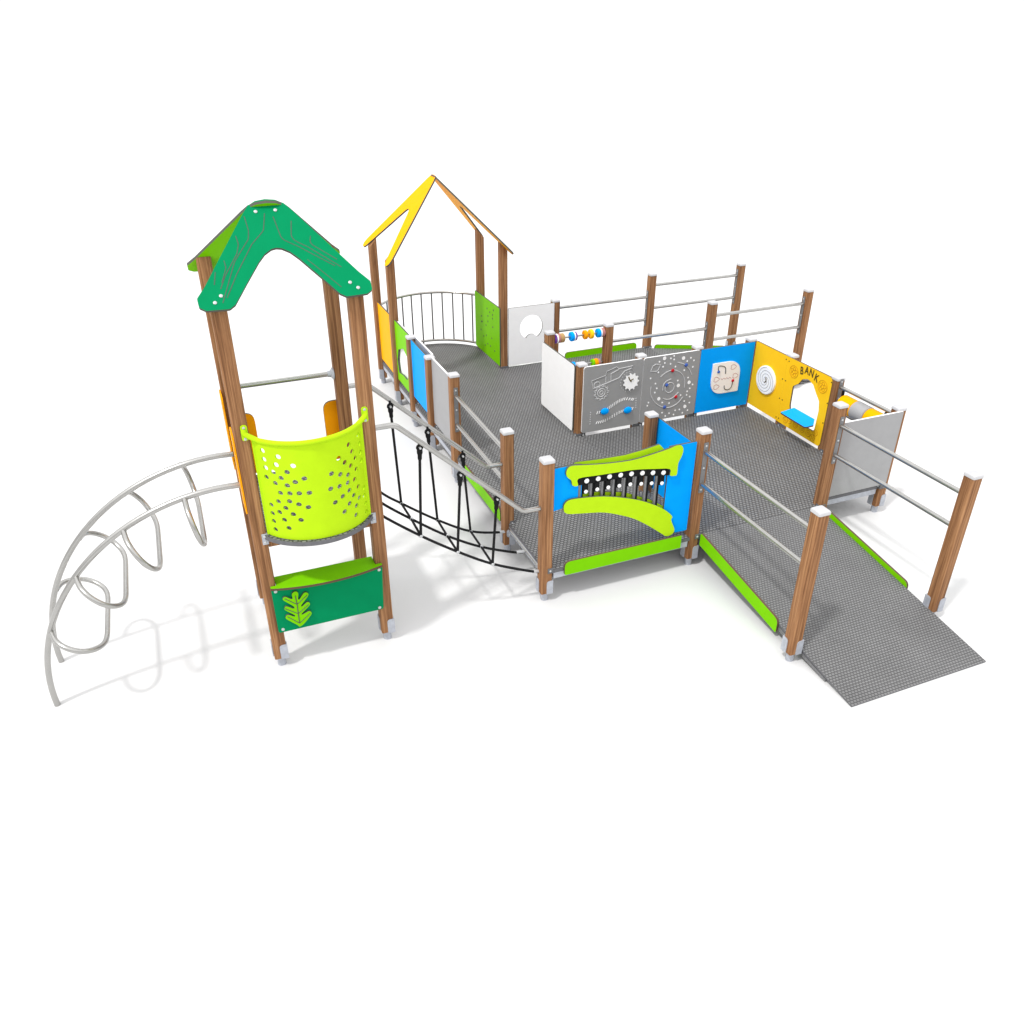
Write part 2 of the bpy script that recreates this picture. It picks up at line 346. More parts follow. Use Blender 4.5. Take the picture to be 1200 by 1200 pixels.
# ------------------------------------------------------------------ posts
W2 = .0475
CACHE = {}
def cached(key, fn, mats, smooth=False):
    if key not in CACHE:
        bm = fn(); me = bpy.data.meshes.new(key[0]); bm.to_mesh(me); bm.free()
        for m in mats: me.materials.append(M[m])
        for p in me.polygons: p.use_smooth = smooth
        if smooth: me.set_sharp_from_angle(angle=radians(38))
        CACHE[key] = me
    return CACHE[key]
def child(name, me, parent, loc=(0, 0, 0), rot=0):
    o = bpy.data.objects.new(name, me); COL.objects.link(o); o.parent = parent; o.location = loc; o.rotation_euler = (0, 0, rot); return o

def timber_bm(h, cut=None):
    bm = bmesh.new()
    pl = rounded([(-W2, -W2), (W2, -W2), (W2, W2), (-W2, W2)], .013, 4)
    prism(bm, pl, .082, h)
    if cut:            # sloping saw cut: (axis, slope)
        for v in bm.verts:
            if v.co.z > 1: v.co.z += (v.co[cut[0]]*(1 if cut[1] > 0 else -1)+W2)*abs(cut[1])
    return bm
def cap_bm():
    bm = bmesh.new(); w = W2+.004
    rings = []
    for z, s, rr in ((0, w, .016), (.017, w, .016), (.024, w-.005, .014), (.026, w-.014, .012)):
        rings.append([bm.verts.new((x, y, z)) for x, y in rounded([(-s, -s), (s, -s), (s, s), (-s, s)], rr, 4)])
    n = len(rings[0])
    for a, b_ in zip(rings, rings[1:]):
        for k in range(n): bm.faces.new((a[k], a[(k+1) % n], b_[(k+1) % n], b_[k]))
    bm.faces.new(rings[-1]); bm.faces.new(rings[0][::-1]); return bm
def foot_bm():
    """steel stub with two angle plates gripping opposite corners of the timber"""
    bm = bmesh.new()
    cyl(bm, (0, 0, 0), (0, 0, .10), .031, 20)
    t = .006; w = W2
    for s in (1, -1):
        for ax in (0, 1):
            pl = rounded([(-.002, .078), (w+t, .078), (w+t, .205), (-.002, .205)], [.012, 0, 0, .03], 5)
            a = [];
            for (q, z) in pl:
                lo, hi = w+.001, w+.001+t
                if ax == 0: a.append(((s*q, -s*lo, z), (s*q, -s*hi, z)))
                else: a.append(((s*lo, -s*q, z), (s*hi, -s*q, z)))
            A = [bm.verts.new(p[0]) for p in a]; B = [bm.verts.new(p[1]) for p in a]; n = len(a)
            bm.faces.new(A); bm.faces.new(B[::-1])
            for k in range(n): bm.faces.new((A[k], B[k], B[(k+1) % n], A[(k+1) % n]))
    bmesh.ops.recalc_face_normals(bm, faces=bm.faces)
    return bm
def clamp_bm():
    """deck bracket: an angle wrapped round one corner (+x, -y) with bolts"""
    bm = bmesh.new(); w = W2+.001
    box(bm, .004, w+.006, -w-.005, -w, -.024, .024, .002)
    box(bm, w, w+.005, -w-.004, .02, -.024, .024, .002)
    return bm
def clamp_bolt_bm():
    bm = bmesh.new(); w = W2+.006
    bolts(bm, [(.026, -w, 0)], (0, -1, 0), .009, .006)
    return bm

def timber_parts(parent, x, y, h, foot='a', clamps=(), cap=True, name='timber', clampz=.304, cut=None):
    """timber with its steel foot, cap and deck brackets; x, y relative to the parent"""
    tm = child(name, cached(('timber', h, cut), lambda: timber_bm(h, cut), ['wood'], True), parent, (x, y, 0))
    P = tm if name == 'post' else parent; q = (0, 0) if name == 'post' else (x, y)
    child('foot_bracket', cached(('foot', 0), foot_bm, ['zinc'], True), P, (*q, 0), 0 if foot == 'a' else -pi/2)
    if cap: child('cap', cached(('cap', 0), cap_bm, ['cap'], True), P, (*q, h))
    for a in clamps:
        c = child('deck_bracket', cached(('clamp', 0), clamp_bm, ['dsteel'], False), P, (*q, clampz), a*pi/2)
        if name != 'post': child('bolt', cached(('clampbolt', 0), clamp_bolt_bm, ['bolt'], True), c)
    return tm

def post(x, y, h, label, foot='a', clamps=()):
    t = thing('timber_post', label, 'post', (x, y, 0), 'timber posts with white caps')
    timber_parts(t, 0, 0, h, foot, clamps); return t
Hh, Hm, Hl = 1.31-.026, 1.2-.026, 1.11-.026
post(0, 0, Hh, 'tall timber post at the left end of the xylophone panel', 'a', (0,))
post(0, .818, Hm, 'timber post where the far handrail of the rope bridge ends', 'a', (0,))
post(1.4, 0, Hh, 'tall timber post between the xylophone panel and the front ramp', 'a', (0,))
post(2.79, 0, Hh, 'tall timber post at the top of the front ramp, beside the plain grey end panel', 'a', (3,))
post(1.4, -1.406, Hh, 'nearest tall timber post, at the left foot of the front ramp', 'a', ())
post(2.79, -1.406, Hh, 'tall timber post at the right foot of the front ramp', 'a', ())
post(1.42, .84, Hl, 'short timber post at the far end of the blue panel behind the xylophone', 'a', (3,))
post(3.60, .91, Hl, 'short timber post at the right edge of the yellow bank panel', 'a', (3,))
post(3.60, .10, Hl, 'short timber post behind the right end of the plain grey end panel', 'a', (3,))
post(3.604, 1.622, Hl, 'short timber post behind the yellow wall, between spiral disc and bank window', 'a', (3,))
post(3.521, 2.236, Hl, 'short timber post behind the corner where blue and yellow panels meet', 'a', (3,))
post(2.819, 2.24, Hl, 'short timber post behind the seam of the starry grey panel and the blue panel', 'a', (0, 3))
post(2.111, 2.24, Hl, 'short timber post behind the seam of the truck panel and the starry panel', 'a', (0, 3))
post(1.407, 2.24, Hl, 'short timber post between the blank white panel and the grey truck panel', 'a', (0, 3))
post(1.41, 3.06, Hm, 'timber post at the left end of the bead abacus, behind the blank white panel', 'a', (0,))
post(2.15, 3.06, Hm, 'timber post at the right end of the bead abacus', 'a', (3,))
post(2.125, 4.46, Hl, 'timber post at the right edge of the white panel with a round hole', 'a', (0,))
post(3.52, 4.438, Hh, 'tall timber post where the back rails change height', 'a', (0, 3))
post(3.52, 3.034, Hh, 'tall timber post at the head of the rear ramp, rising behind the starry panel', 'a', (3,))
post(4.924, 4.438, Hh, 'farthest tall timber post, at the far foot of the rear ramp', 'a', ())
post(4.924, 3.034, Hh, 'tall timber post at the near foot of the rear ramp, behind the yellow wall', 'a', ())
post(.004, 2.236, Hm, 'timber post between the narrow grey panel and the two side rails', 'b', (0,))
post(.006, 3.05, Hl, 'short timber post between the narrow blue and narrow grey left side panels', 'b', (0,))
post(.006, 3.765, Hl, 'short timber post between the green cut-out panel and the narrow blue panel', 'b', (0,))

# ------------------------------------------------------------------ decks
ARC_C, ARC_R = (.7035, 4.886), .804
arc_pts = [(ARC_C[0]+ARC_R*cos(a), ARC_C[1]+ARC_R*sin(a)) for a in [radians(29+ (151-29)*k/24) for k in range(25)]]
def deck(label, outline, beams, loc):
    t = thing('deck_platform', label, 'platform', loc, 'grey grating decks')
    bm = flat(sheet(outline, (), .032), .304-.016)
    for f in bm.faces:
        if f.calc_center_median().z < .28: f.material_index = 2
    link('grating', bm, ['grate', 'dsteel', 'under'], t)
    for bx in beams:
        bm = bmesh.new(); box(bm, *bx, .215, .2715, .003); link('frame_beam', bm, 'zinc', t)
    return t
deck('long grey grating walkway deck running back from the rope bridge to the roofed corner',
     [(-.005, -.045), (1.40, -.045), (1.40, 5.29), *arc_pts[1:-1], (-.005, 5.29)],
     [(-.004, .036, .06, 2.17), (-.004, .036, 2.30, 5.2), (.06, 1.34, -.044, -.004), (1.36, 1.398, .06, 2.1), (1.36, 1.398, 3.12, 5.2)], (.7, 2.6, 0))
deck('square grey grating play deck enclosed by the truck, star, blue and yellow panels',
     [(1.402, -.02), (2.80, -.02), (2.80, .075), (3.645, .075), (3.645, .86), (3.552, .86), (3.552, 2.166), (1.402, 2.166)],
     [(2.86, 3.54, .078, .118), (1.46, 3.47, 2.12, 2.16), (3.60, 3.64, .16, .85)], (2.5, 1.1, 0))
deck('grey grating rear deck with two green kerbs, beyond the abacus',
     [(1.402, 3.10), (3.518, 3.10), (3.518, 4.43), (1.402, 4.43)],
     [(1.46, 3.47, 3.105, 3.145), (1.46, 3.47, 4.385, 4.425)], (2.5, 3.75, 0))

def ramp(name, label, o, ux, uy, length, width):
    """sloping grating: o = top left corner, ux across, uy down the slope (plan unit vectors)"""
    t = thing('access_ramp', label, 'ramp', (o[0]+ux[0]*width/2, o[1]+ux[1]*width/2, 0), 'grey access ramps')
    o = Vector((*o, 0)); X = Vector((*ux, 0)); Y = Vector((*uy, 0)); top, th = .303, .03
    bm = bmesh.new()
    def v(a, b_, z): return bm.verts.new(o+X*a+Y*b_+Vector((0, 0, z)))
    e = .012
    A = [v(0, .0, top), v(width, .0, top), v(width, length, e), v(0, length, e)]
    B = [v(0, .0, top-th), v(width, .0, top-th), v(width, length, .001), v(0, length, .001)]
    bm.faces.new(A); bm.faces.new(B[::-1])
    for k in range(4):
        f = bm.faces.new((A[k], B[k], B[(k+1) % 4], A[(k+1) % 4])); f.material_index = 1
    bmesh.ops.recalc_face_normals(bm, faces=bm.faces)
    for f in bm.faces:
        if f.normal.z < -.5: f.material_index = 2
    link('grating', bm, ['rampgrate', 'dsteel', 'under'], t)
    for a0, a1 in ((.001, .035), (width-.035, width-.001)):
        bm = bmesh.new(); L_ = length-.28; zb = top+(e-top)*L_/length
        P = [v(a, b_, z) for a in (a0, a1) for (b_, z) in ((.01, top-th-.07), (.01, top-th-.004), (L_, zb-th-.002), (L_, zb-th-.004-.012))] if False else None
        def w(a, b_, z): return bm.verts.new(o+X*a+Y*b_+Vector((0, 0, z)))
        p = [[w(a, .01, top-th-.075), w(a, L_, .008), w(a, L_, zb-th+.004), w(a, .01, top-th-.003)] for a in (a0, a1)]
        bm.faces.new(p[0]); bm.faces.new(p[1][::-1])
        for k in range(4): bm.faces.new((p[0][k], p[1][k], p[1][(k+1) % 4], p[0][(k+1) % 4]))
        bmesh.ops.recalc_face_normals(bm, faces=bm.faces)
        link('side_rail', bm, 'zinc2', t)
    return t
ramp('access_ramp', 'grey grating ramp running down to the front right', (1.472, -.022), (1, 0), (0, -1), 1.973, 1.271)
ramp('access_ramp', 'grey grating ramp at the back, mostly hidden behind the blue and yellow panels', (3.522, 3.092), (0, 1), (1, 0), 1.95, 1.285)

# ------------------------------------------------------------------ kerbs
def kerb(label, bm, loc):
    t = thing('kerb_board', label, 'kerb', loc, 'apple green kerb boards')
    link('board', bm, ['green', 'core'], t)
kerb('straight green kerb under the xylophone panel', wall_y(sheet(rounded([(.15, .238), (1.255, .238), (1.255, .365), (.15, .365)], [.02, .008, .008, .05])), -.058), (.7, -.058, .238))
kerb('long green kerb on the left deck edge beside the rope bridge', wall_x(sheet(rounded([(.93, .24), (1.93, .24), (1.93, .368), (.93, .368)], [.02, .02, .05, .05])), -.018), (-.018, 1.4, .24))
kerb('green kerb along the back edge of the rear deck', wall_y(sheet(rounded([(2.28, .25), (3.36, .25), (3.36, .385), (2.28, .385)], [.01, .01, .05, .05])), 4.442), (2.8, 4.442, .25))
sl = .291/1.973
def zr(d): return .303-sl*d
kerb('sloping green kerb on the near left side of the front ramp', wall_x(sheet(rounded([(-.065, zr(.05)-.075), (-.065, zr(.05)+.047), (-1.16, zr(1.16)+.047), (-1.16, zr(1.16)-.075)], [.01, .02, .05, .01])), 1.459), (1.459, -.6, .15))
kerb('sloping green kerb on the right side of the front ramp', wall_x(sheet(rounded([(-.065, zr(.05)-.075), (-.065, zr(.05)+.047), (-1.16, zr(1.16)+.047), (-1.16, zr(1.16)-.075)], [.01, .02, .05, .01])), 2.756), (2.756, -.6, .15))
kerb('sloping green kerb on the rear ramp', wall_y(sheet(rounded([(3.62, zr(.1)-.06), (4.80, zr(1.28)-.06), (4.80, zr(1.28)+.05), (3.62, zr(.1)+.05)], [.01, .01, .05, .04])), 4.388), (4.2, 4.388, .15))

# ------------------------------------------------------------------ guard rails
def guard(label, a, b, zs, ends=(1, 1)):
    """two tubes between two posts; a, b = post centres"""
    a, b = Vector((*a, 0)), Vector((*b, 0)); d = (b-a).normalized(); s = Vector((-d.y, d.x, 0))
    t = thing('guard_rail', label, 'railing', ((a+b)/2).to_tuple(), 'tubular guard rails')
    p, q = a+d*(W2+.004), b-d*(W2+.004)
    for z in zs:
        bm = bmesh.new(); tube(bm, [p+Vector((0, 0, z)), q+Vector((0, 0, z))], .0195, 14); link('rail', bm, 'steel', t, True)
    for e, (o, n) in zip(ends, ((p, -d), (q, d))):
        if not e: continue
        bm = bmesh.new(); zl, zh = min(zs)-.085, max(zs)+.085
        c = o+n*.001
        pl = rounded([(-.021, zl), (.021, zl), (.021, zh), (-.021, zh)], .008, 3)
        A = [bm.verts.new(c+s*x+Vector((0, 0, z))) for x, z in pl]; B = [bm.verts.new(c+n*.0022*-2+s*x+Vector((0, 0, z))) for x, z in pl]
        bm.faces.new(A); bm.faces.new(B[::-1])
        for k in range(len(A)): bm.faces.new((A[k], B[k], B[(k+1) % len(A)], A[(k+1) % len(A)]))
        bmesh.ops.recalc_face_normals(bm, faces=bm.faces)
        bk = link('bracket', bm, 'zinc2', t)
        each_bolt('bolt', [c-n*.0044+Vector((0, 0, z)) for z in (zl+.03, (zl+zh)/2, zh-.03)], -n, .009, .006, 'bolt', bk)
guard('double steel guard rail on the left deck edge above the green kerb', (0, .818), (.004, 2.236), (.985, .68))
guard('double steel guard rail on the left side of the front ramp', (1.4, 0), (1.4, -1.406), (1.125, .83))
guard('double steel guard rail on the right side of the front ramp', (2.79, 0), (2.79, -1.406), (1.12, .835))
guard('lower double steel guard rail along the back edge of the rear deck', (2.125, 4.448), (3.52, 4.438), (1.0, .69))
guard('double steel guard rail on the far side of the rear ramp, topmost in view', (3.52, 4.438), (4.924, 4.438), (1.15, .842))
guard('double steel guard rail on the near side of the rear ramp', (3.52, 3.034), (4.924, 3.034), (1.135, .836))
guard('double steel guard rail behind the grey truck and star panels', (2.15, 3.06), (3.52, 3.034), (.985, .68))
guard('short double steel guard rail above the yellow roller drum', (3.60, .10), (3.60, .91), (1.02, .775))

# ------------------------------------------------------------------ tower
TX0, TX1, TY0, TY1 = -2.156, -1.342, 0., .824
TXC = (TX0+TX1)/2
t = thing('climbing_tower', 'tall timber climbing tower with an emerald gable roof and curved lime front panel', 'play tower', (TXC, .41, 0))
th = math.atan2(.464, .50)
for (x, y, f) in ((TX0, TY0, 'a'), (TX1, TY0, 'a'), (TX0, TY1, 'a'), (TX1, TY1, 'a')):
    timber_parts(t, x-TXC, y-.41, 2.746, f, (), False, 'post', cut=(1, math.tan(th) if y == 0 else -math.tan(th)))
# roof boards lean together and cross just under their tips
def gable(ya, sgn, col, off=0., n_='roof_gable'):
    half = [(0, .684), (.06, .675), (.108, .645), (.147, .592), (.455, .112), (.51, .04), (.508, -.02), (.473, -.045), (.343, -.05), (.307, -.025), (.217, .107), (.119, .246), (.075, .297), (.03, .327), (0, .333)]
    out = half[:1]+half[1:-1]+[half[-1]]
    pts = [(x, s) for x, s in half]+[(-x, s) for x, s in half[-2:0:-1]]
    pts = [(x, s+off) for x, s in rounded(pts, [.02]*len(pts), 3)]
    bm = sheet(pts, (), .019)
    u = (1, 0, 0) if sgn > 0 else (-1, 0, 0)
    place(bm, (TXC-.004, ya, 2.75), u, (0, sgn*cos(th), sin(th)))
    return bm
gb = link('roof_gable', gable(-.06, 1, 'teal'), ['teal', 'edge'], t, label='emerald roof gable with branching milled grooves')
nrm = Vector((0, -sin(th), cos(th)))
def on_gable(x, s, h=.0100): return Vector((x, -.06+s*cos(th), 2.75+s*sin(th)))+nrm*h
for k in range(1, 10):
    bm = bmesh.new(); tube(bm, [on_gable(x, s, .0085) for x, s in fillet([(p[0], p[1], 0) for p in D['roof_g%d' % k]], .06, 5) and [(q.x, q.y) for q in fillet([(p[0], p[1], 0) for p in D['roof_g%d' % k]], .06, 5)]], .0033, 6)
    link('groove', bm, 'lines', gb, True)
for x, s in D['roof_bolts']:
    bm = bmesh.new(); bolts(bm, [on_gable(x, s)], nrm, .011, .006); link('bolt', bm, 'bolt', gb, True)
link('roof_gable', gable(.884, -1, 'green', 0.), ['green', 'edge'], t, label='apple green rear roof gable')
# platform
bulge = lambda x0, x1, y0, sag, n=24: [(lambda h, R: (( (x0+x1)/2+R*sin(a), y0-sag+R-R*cos(a)) ))( (x1-x0)/2, ((((x1-x0)/2)**2+sag*sag)/(2*sag))) for a in [(-1+2*k/n)*(pi-math.acos(max(-1, min(1, (lambda h, R: -(R-sag)/R)((x1-x0)/2, ((((x1-x0)/2)**2+sag*sag)/(2*sag))))))) for k in range(n+1)]]
dk = bulge(TX0+.03, TX1-.03, -.052, .215)
bm = flat(sheet(dk+[(TX1-.03, -.05), (TX1-.052, -.05), (TX1-.052, .87), (TX0+.052, .87), (TX0+.052, -.05), (TX0+.03, -.05)], (), .034), 1.138)
link('tower_deck', bm, ['grate', 'dsteel'], t)
for y in (TY0, TY1):
    bm = bmesh.new(); box(bm, TX0+W2+.002, TX1-W2-.002, y-.02, y+.02, 1.035, 1.118, .003); link('deck_beam', bm, 'wood', t)
for x, s in ((TX0, 1), (TX1, -1)):
    bm = bmesh.new(); box(bm, x+s*.012, x+s*.052, -.056, -.0495, 1.08, 1.165, .002); br = link('deck_bracket', bm, 'zinc', t)
    each_bolt('bolt', [(x+s*.03, -.0562, 1.10), (x+s*.03, -.0562, 1.145)], (0, -1, 0), .010, .008, 'bolt', br)
# curved front panel
cx, cy, R, hc = D['cp']; smax = R*math.asin(hc/R)
out = [(-smax, 1.158), (smax, 1.158), (smax, 1.862), (-smax, 1.862)]
bm = sheet(out, [circ(s, z, .0185, 16) for s, z in D['cp_holes']], .012)
for k in range(1, 40):
    s = -smax+2*smax*k/40
    bmesh.ops.bisect_plane(bm, geom=bm.verts[:]+bm.edges[:]+bm.faces[:], plane_co=(s, 0, 0), plane_no=(1, 0, 0))
for v_ in bm.verts:
    s, z, d = v_.co; a = s/R; rr = R+d
    v_.co = (cx+rr*sin(a), cy-rr*cos(a), z)
cp = link('curved_panel', bm, ['lime', 'lime'], t, True)
bm = bmesh.new()
top = [(TX0+.02, -.056, 1.945), (TX0+.02, -.062, 1.915)]+[(cx+(R+.004)*sin(a), cy-(R+.004)*cos(a), 1.872) for a in [smax/R*.93*(-1+k/11) for k in range(23)]]+[(TX1-.02, -.062, 1.915), (TX1-.02, -.056, 1.945)]
tube(bm, smooth_path(top, 3), .017, 12); link('top_rail', bm, 'lime', cp, True)
for x in (TX0+.02, TX1-.02):
    bm = wall_y(sheet(rrect(x-.021, x+.021, 1.865, 1.972, .02), (), .008), -.053); lg = link('lug', bm, ['lime', 'lime'], cp)
    each_bolt('bolt', [(x, -.057, 1.954), (x, -.057, 1.878)], (0, -1, 0), .010, .007, 'bolt', cp)
for sgn in (-1, 1):
    a = sgn*hc/R; a = math.asin(hc/R)*sgn
    bm = bmesh.new(); x = cx+R*sin(a); box(bm, x-.02, x+.02, -.064, -.052, 1.16, 1.875, .003); link('side_flange', bm, 'lime', cp)
# counter
sh = [(TX0+.009, -.075)]+bulge(TX0+.009, TX1-.004, -.077, .062, 16)+[(TX1-.004, -.05), (TX1-.05, -.05), (TX1-.05, .065), (TX0+.05, .065), (TX0+.05, -.05), (TX0+.009, -.05)]
link('counter_shelf', flat(sheet(sh, (), .018), .722), ['green', 'core'], t)
cb = link('counter_board', wall_y(sheet(rounded([(TX0+.010, .332), (TX1-.024, .332), (TX1-.004, .71), (TX0+.009, .71)], [.02, .02, 0, 0]), (), .018), -.060), ['teal', 'edge'], t)
link('leaf_emblem', wall_y(sheet(smooth_closed(D['leaf'], 4), (), .016), -.078), ['green', 'edge'], cb)
lv = [(x, -.0865, z) for x, z in D['leaf_v']]
bm = bmesh.new(); tube(bm, lv[:4], .0035, 6)
for i, j in ((3, 4), (2, 5), (1, 6), (1, 7), (2, 8), (3, 9)): tube(bm, [lv[i], lv[j]], .0028, 6)
link('leaf_vein', bm, 'edge', cb, True)
for x, z in ((-2.118, .695), (-1.372, .690), (-2.112, .358), (-1.395, .352)):
    bm = bmesh.new(); bolts(bm, [(x, -.0692, z)], (0, -1, 0), .012, .007); link('bolt', bm, 'bolt', cb, True)
# cross bar and entrance boards
bm = bmesh.new(); tube(bm, [(TX0+W2+.004, TY1, 1.9), (TX1-W2-.004, TY1, 1.9)], .019, 14); cbar = link('cross_bar', bm, 'steel', t, True)
for x, ax in ((TX1-W2-.001, (-1, 0, 0)), (TX0+W2+.001, (1, 0, 0))):
    bm = bmesh.new(); tube_profile(bm, Vector((x, TY1, 1.9)), Vector(ax), [(0, .045), (.008, .045), (.022, .026), (.045, .022)], 20); link('flange', bm, 'zinc', cbar, True)
for y0, y1 in ((.655, .86), (-.04, .165)):
    r_ = [.01, .01, .05, .01] if y0 > 0 else [.01, .01, .01, .05]
    link('entry_board', wall_x(sheet(rounded([(y0, 1.33), (y1, 1.33), (y1, 1.9), (y0, 1.9)], [.01, .01, .06, .06]), (), .010), TX0-W2-.006), ['orange', 'orange'], t)
for x0, x1 in ((TX0-.04, TX0+.155), (TX1-.148, TX1+.04)):
    link('entry_board', wall_y(sheet(rounded([(x0, 1.17), (x1, 1.17), (x1, 1.665), (x0, 1.665)], [.01, .01, .075, .075]), (), .018), TY1+W2+.011), ['orange', 'edge'], t)

# ------------------------------------------------------------------ arch climber
t = thing('arch_climber', 'curved steel tube climber with four loop rungs leaning up to the tower', 'climber', (-3.0, .4, 0))
AC, AR = (-2.304, .071), 1.395
def arch(a, y): return (AC[0]-AR*sin(a), y, AC[1]+AR*cos(a))
for y in (.148, .653):
    bm = bmesh.new()
    p = [(-2.205, y, AC[1]+AR-.004)]+[arch(radians(d), y) for d in range(0, 92, 3)]+[(AC[0]-AR+.002, y, 0)]
    tube(bm, p, .0205, 14); link('arch_rail', bm, 'steel', t, True)
for deg in (66.7, 48, 29.4, 11.3):
    a = radians(deg); c0 = Vector(arch(a, 0)); dr = Vector((sin(a), 0, -cos(a)))
    hf = [(v.x, v.y) for v in smooth_path([(.262, .008, 0), (.36, .04, 0), (.425, .10, 0), (.452, .18, 0), (.434, .25, 0), (.385, .306, 0), (.32, .338, 0), (.24, .350, 0), (.16, .3515, 0)], 5)]
    pl = [(.4005-y, q) for y, q in hf]+[(.4005+y, q) for y, q in hf[::-1]]
    bm = bmesh.new(); tube(bm, [c0+Vector((0, y, 0))+dr*q for y, q in pl], .0185, 14); link('rung', bm, 'steel', t, True)

# ------------------------------------------------------------------ rope bridge
t = thing('rope_bridge', 'sloping black rope net bridge with steel handrails between tower and deck', 'rope bridge', (-.7, .41, 0))
def zh(x): return .971+(-.279-x)*.931
for y in (0, .818):
    h = fillet([(TX1+W2, y, 1.785), (-1.16, y, 1.785), (-.215, y, zh(-.215)), (-.215+.02, y, .878), (-W2, y, .885)], .10, 8)
    h = fillet([(TX1+W2, y, 1.785), (-1.155, y, 1.785), (-.19, y, .886), (-W2, y, .884)], .09, 8)
    bm = bmesh.new(); tube(bm, h, .0195, 14); hr = link('handrail', bm, 'steel', t, True)
front = [(TX1+.05, 1.13), (-1.297, 1.088), (-1.016, .847), (-.733, .636), (-.448, .451), (-.119, .296), (.0, .258)]
mid = [(TX1+.05, 1.09), (-1.212, .975), (-.985, .778), (-.696, .553), (-.404, .375), (-.085, .24), (.0, .235)]
back = [(TX1+.05, 1.06), (-1.12, .845), (-.963, .712), (-.659, .482), (-.364, .30), (-.09, .225), (.0, .235)]
for y, pl in ((.02, front), (.40, mid), (.785, back)):
    bm = bmesh.new(); tube(bm, smooth_path([(x, y, z) for x, z in pl], 5), .0108, 10); link('net_rope', bm, 'rope', t, True)
clampm = []
for i, (f, m_, b_) in enumerate((((-1.016, .847), (-.985, .778), (-.963, .712)), ((-.733, .636), (-.696, .553), (-.659, .482)), ((-.448, .451), (-.404, .375), (-.364, .30)))):
    pf, pm, pb = (f[0], .02, f[1]), (m_[0], .40, m_[1]), (b_[0], .785, b_[1])
    bm = bmesh.new(); tube(bm, [pf, pm, pb], .0095, 10); link('cross_rope', bm, 'rope', t, True)
    for p in (pf, pm, pb):
        bm = bmesh.new(); ball(bm, p, .0165, (1.1, 1, .95)); link('rope_clamp', bm, 'bolt', t, True)
    for y, p, xt in ((.01, pf, (-.985, -.693, -.409)[i]), (.80, pb, (-.987, -.697, -.408)[i])):
        zt = zh(xt)-.05; e = Vector((xt, y, zt)); d = (Vector(p)-e).normalized()
        bm = bmesh.new(); tube(bm, [p, e+d*.05], .0108, 10); hg = link('hanger_rope', bm, 'rope', t, True)
        bm = bmesh.new(); tube_profile(bm, e+d*.012, d, [(0, .016), (.012, .021), (.03, .021), (.045, .016), (.075, .016), (.085, .012)], 14); link('ferrule', bm, 'black', hg, True)
        bm = bmesh.new(); tube(bm, [e+Vector((.018*cos(a), 0, .018*sin(a))) for a in [2*pi*k/16 for k in range(16)]], .0095, 8, True); link('eye_fitting', bm, 'black', hg, True)
        bm = bmesh.new(); cyl(bm, (xt, y-.022, zt), (xt, y+.022, zt), .008, 10); link('shackle_pin', bm, 'bolt', hg, True)
        bm = bmesh.new(); cyl(bm, (xt, y, zt+.012), (xt, y, zt+.045), .010, 10); link('shackle', bm, 'black', hg, True)
bm = bmesh.new(); tube(bm, [(.0, .03, .25), (.0, .79, .25)], .014, 12); link('tie_rod', bm, 'steel', t, True)
for y in (.766, .052):
    bm = wall_y(sheet(rrect(-.028, .028, .165, .245, .027), (), .006), y); lg = link('lug', bm, ['zinc', 'zinc'], t)
    bm = bmesh.new(); bolts(bm, [(0, y-.003, .19)], (0, -1, 0), .011, .008); link('bolt', bm, 'bolt', lg, True)
for x, y, z in ((-.085, .02, .282), (-.08, .40, .24), (-.085, .785, .225)):
    bm = bmesh.new(); cyl(bm, (x-.005, y, z+.002), (x+.07, y, z-.008), .0135, 12, .003); link('rope_sleeve', bm, 'bolt', t, True)

# ------------------------------------------------------------------ playhouse
HX, HY0, HY1 = 1.407, 4.46, 5.275
t = thing('roofed_corner', 'corner playhouse frame of four tall posts under two forked yellow roof boards', 'playhouse', (HX/2, (HY0+HY1)/2, 0))
for x, y, f in ((0, HY0, 'b'), (0, HY1, 'b'), (HX, HY0, 'a'), (HX, HY1, 'a')):
    timber_parts(t, x-HX/2, y-(HY0+HY1)/2, 1.782, f, (0,) if x == 0 else (0, 3), False, 'post', cut=(0, .82/.76 if x == 0 else -.82/.76))
yc = (HY0+HY1)/2
th2 = math.atan2(.82, .76)
def fork(sgn):
    half = [(0, 1.135), (.07, 1.13), (.115, 1.07), (.585, .075), (.597, .01), (.565, -.032), (.505, -.038), (.455, .01), (.09, .57), (.05, .625), (0, .65)]
    pts = half[:1]+half[1:-1]+[half[-1]]+[(-x, s) for x, s in half[-2:0:-1]]
    bm = sheet(rounded(pts, .02, 3), (), .019)
    x0 = -.055 if sgn > 0 else HX+.055
    place(bm, (x0, yc, 1.79), (0, -sgn, 0), (sgn*cos(th2), 0, sin(th2)))
    return bm
for sgn in (1, -1):
    rf = link('roof_fork', fork(sgn), ['yellow', 'edge'], t, label='forked yellow roof board on the left' if sgn > 0 else 'forked yellow roof board on the right, seen from its dark edge')
link('side_panel', wall_x(sheet(rrect(4.515, 5.22, .36, 1.105, .012), (), .018), .0), ['yellow', 'edge'], t, label='plain yellow side panel')
gp = link('side_panel', wall_x(sheet(rrect(4.42, 5.32, .335, 1.09, .015), (), .018), HX-.056), ['green', 'edge'], t, label='green side panel with small dark dots')
dots = D['greendots']+[(4.9, .60), (5.0, .56), (4.7, .62), (4.75, .5), (4.95, .45), (4.6, .48), (4.85, .5), (5.1, .62), (4.66, .78)]
each_bolt('dot', [(HX-.0652, y, z) for y, z in dots], (-1, 0, 0), .0125, .003, 'edge', gp)
t = thing('curved_railing', 'curved steel railing with vertical bars behind the roofed corner', 'railing', (.7035, 5.6, 0))
for z, r_ in ((1.02, .0165), (.355, .0165)):
    bm = bmesh.new(); tube(bm, [(x, y, z) for x, y in arc_pts], r_, 12); link('rail', bm, 'steel', t, True)
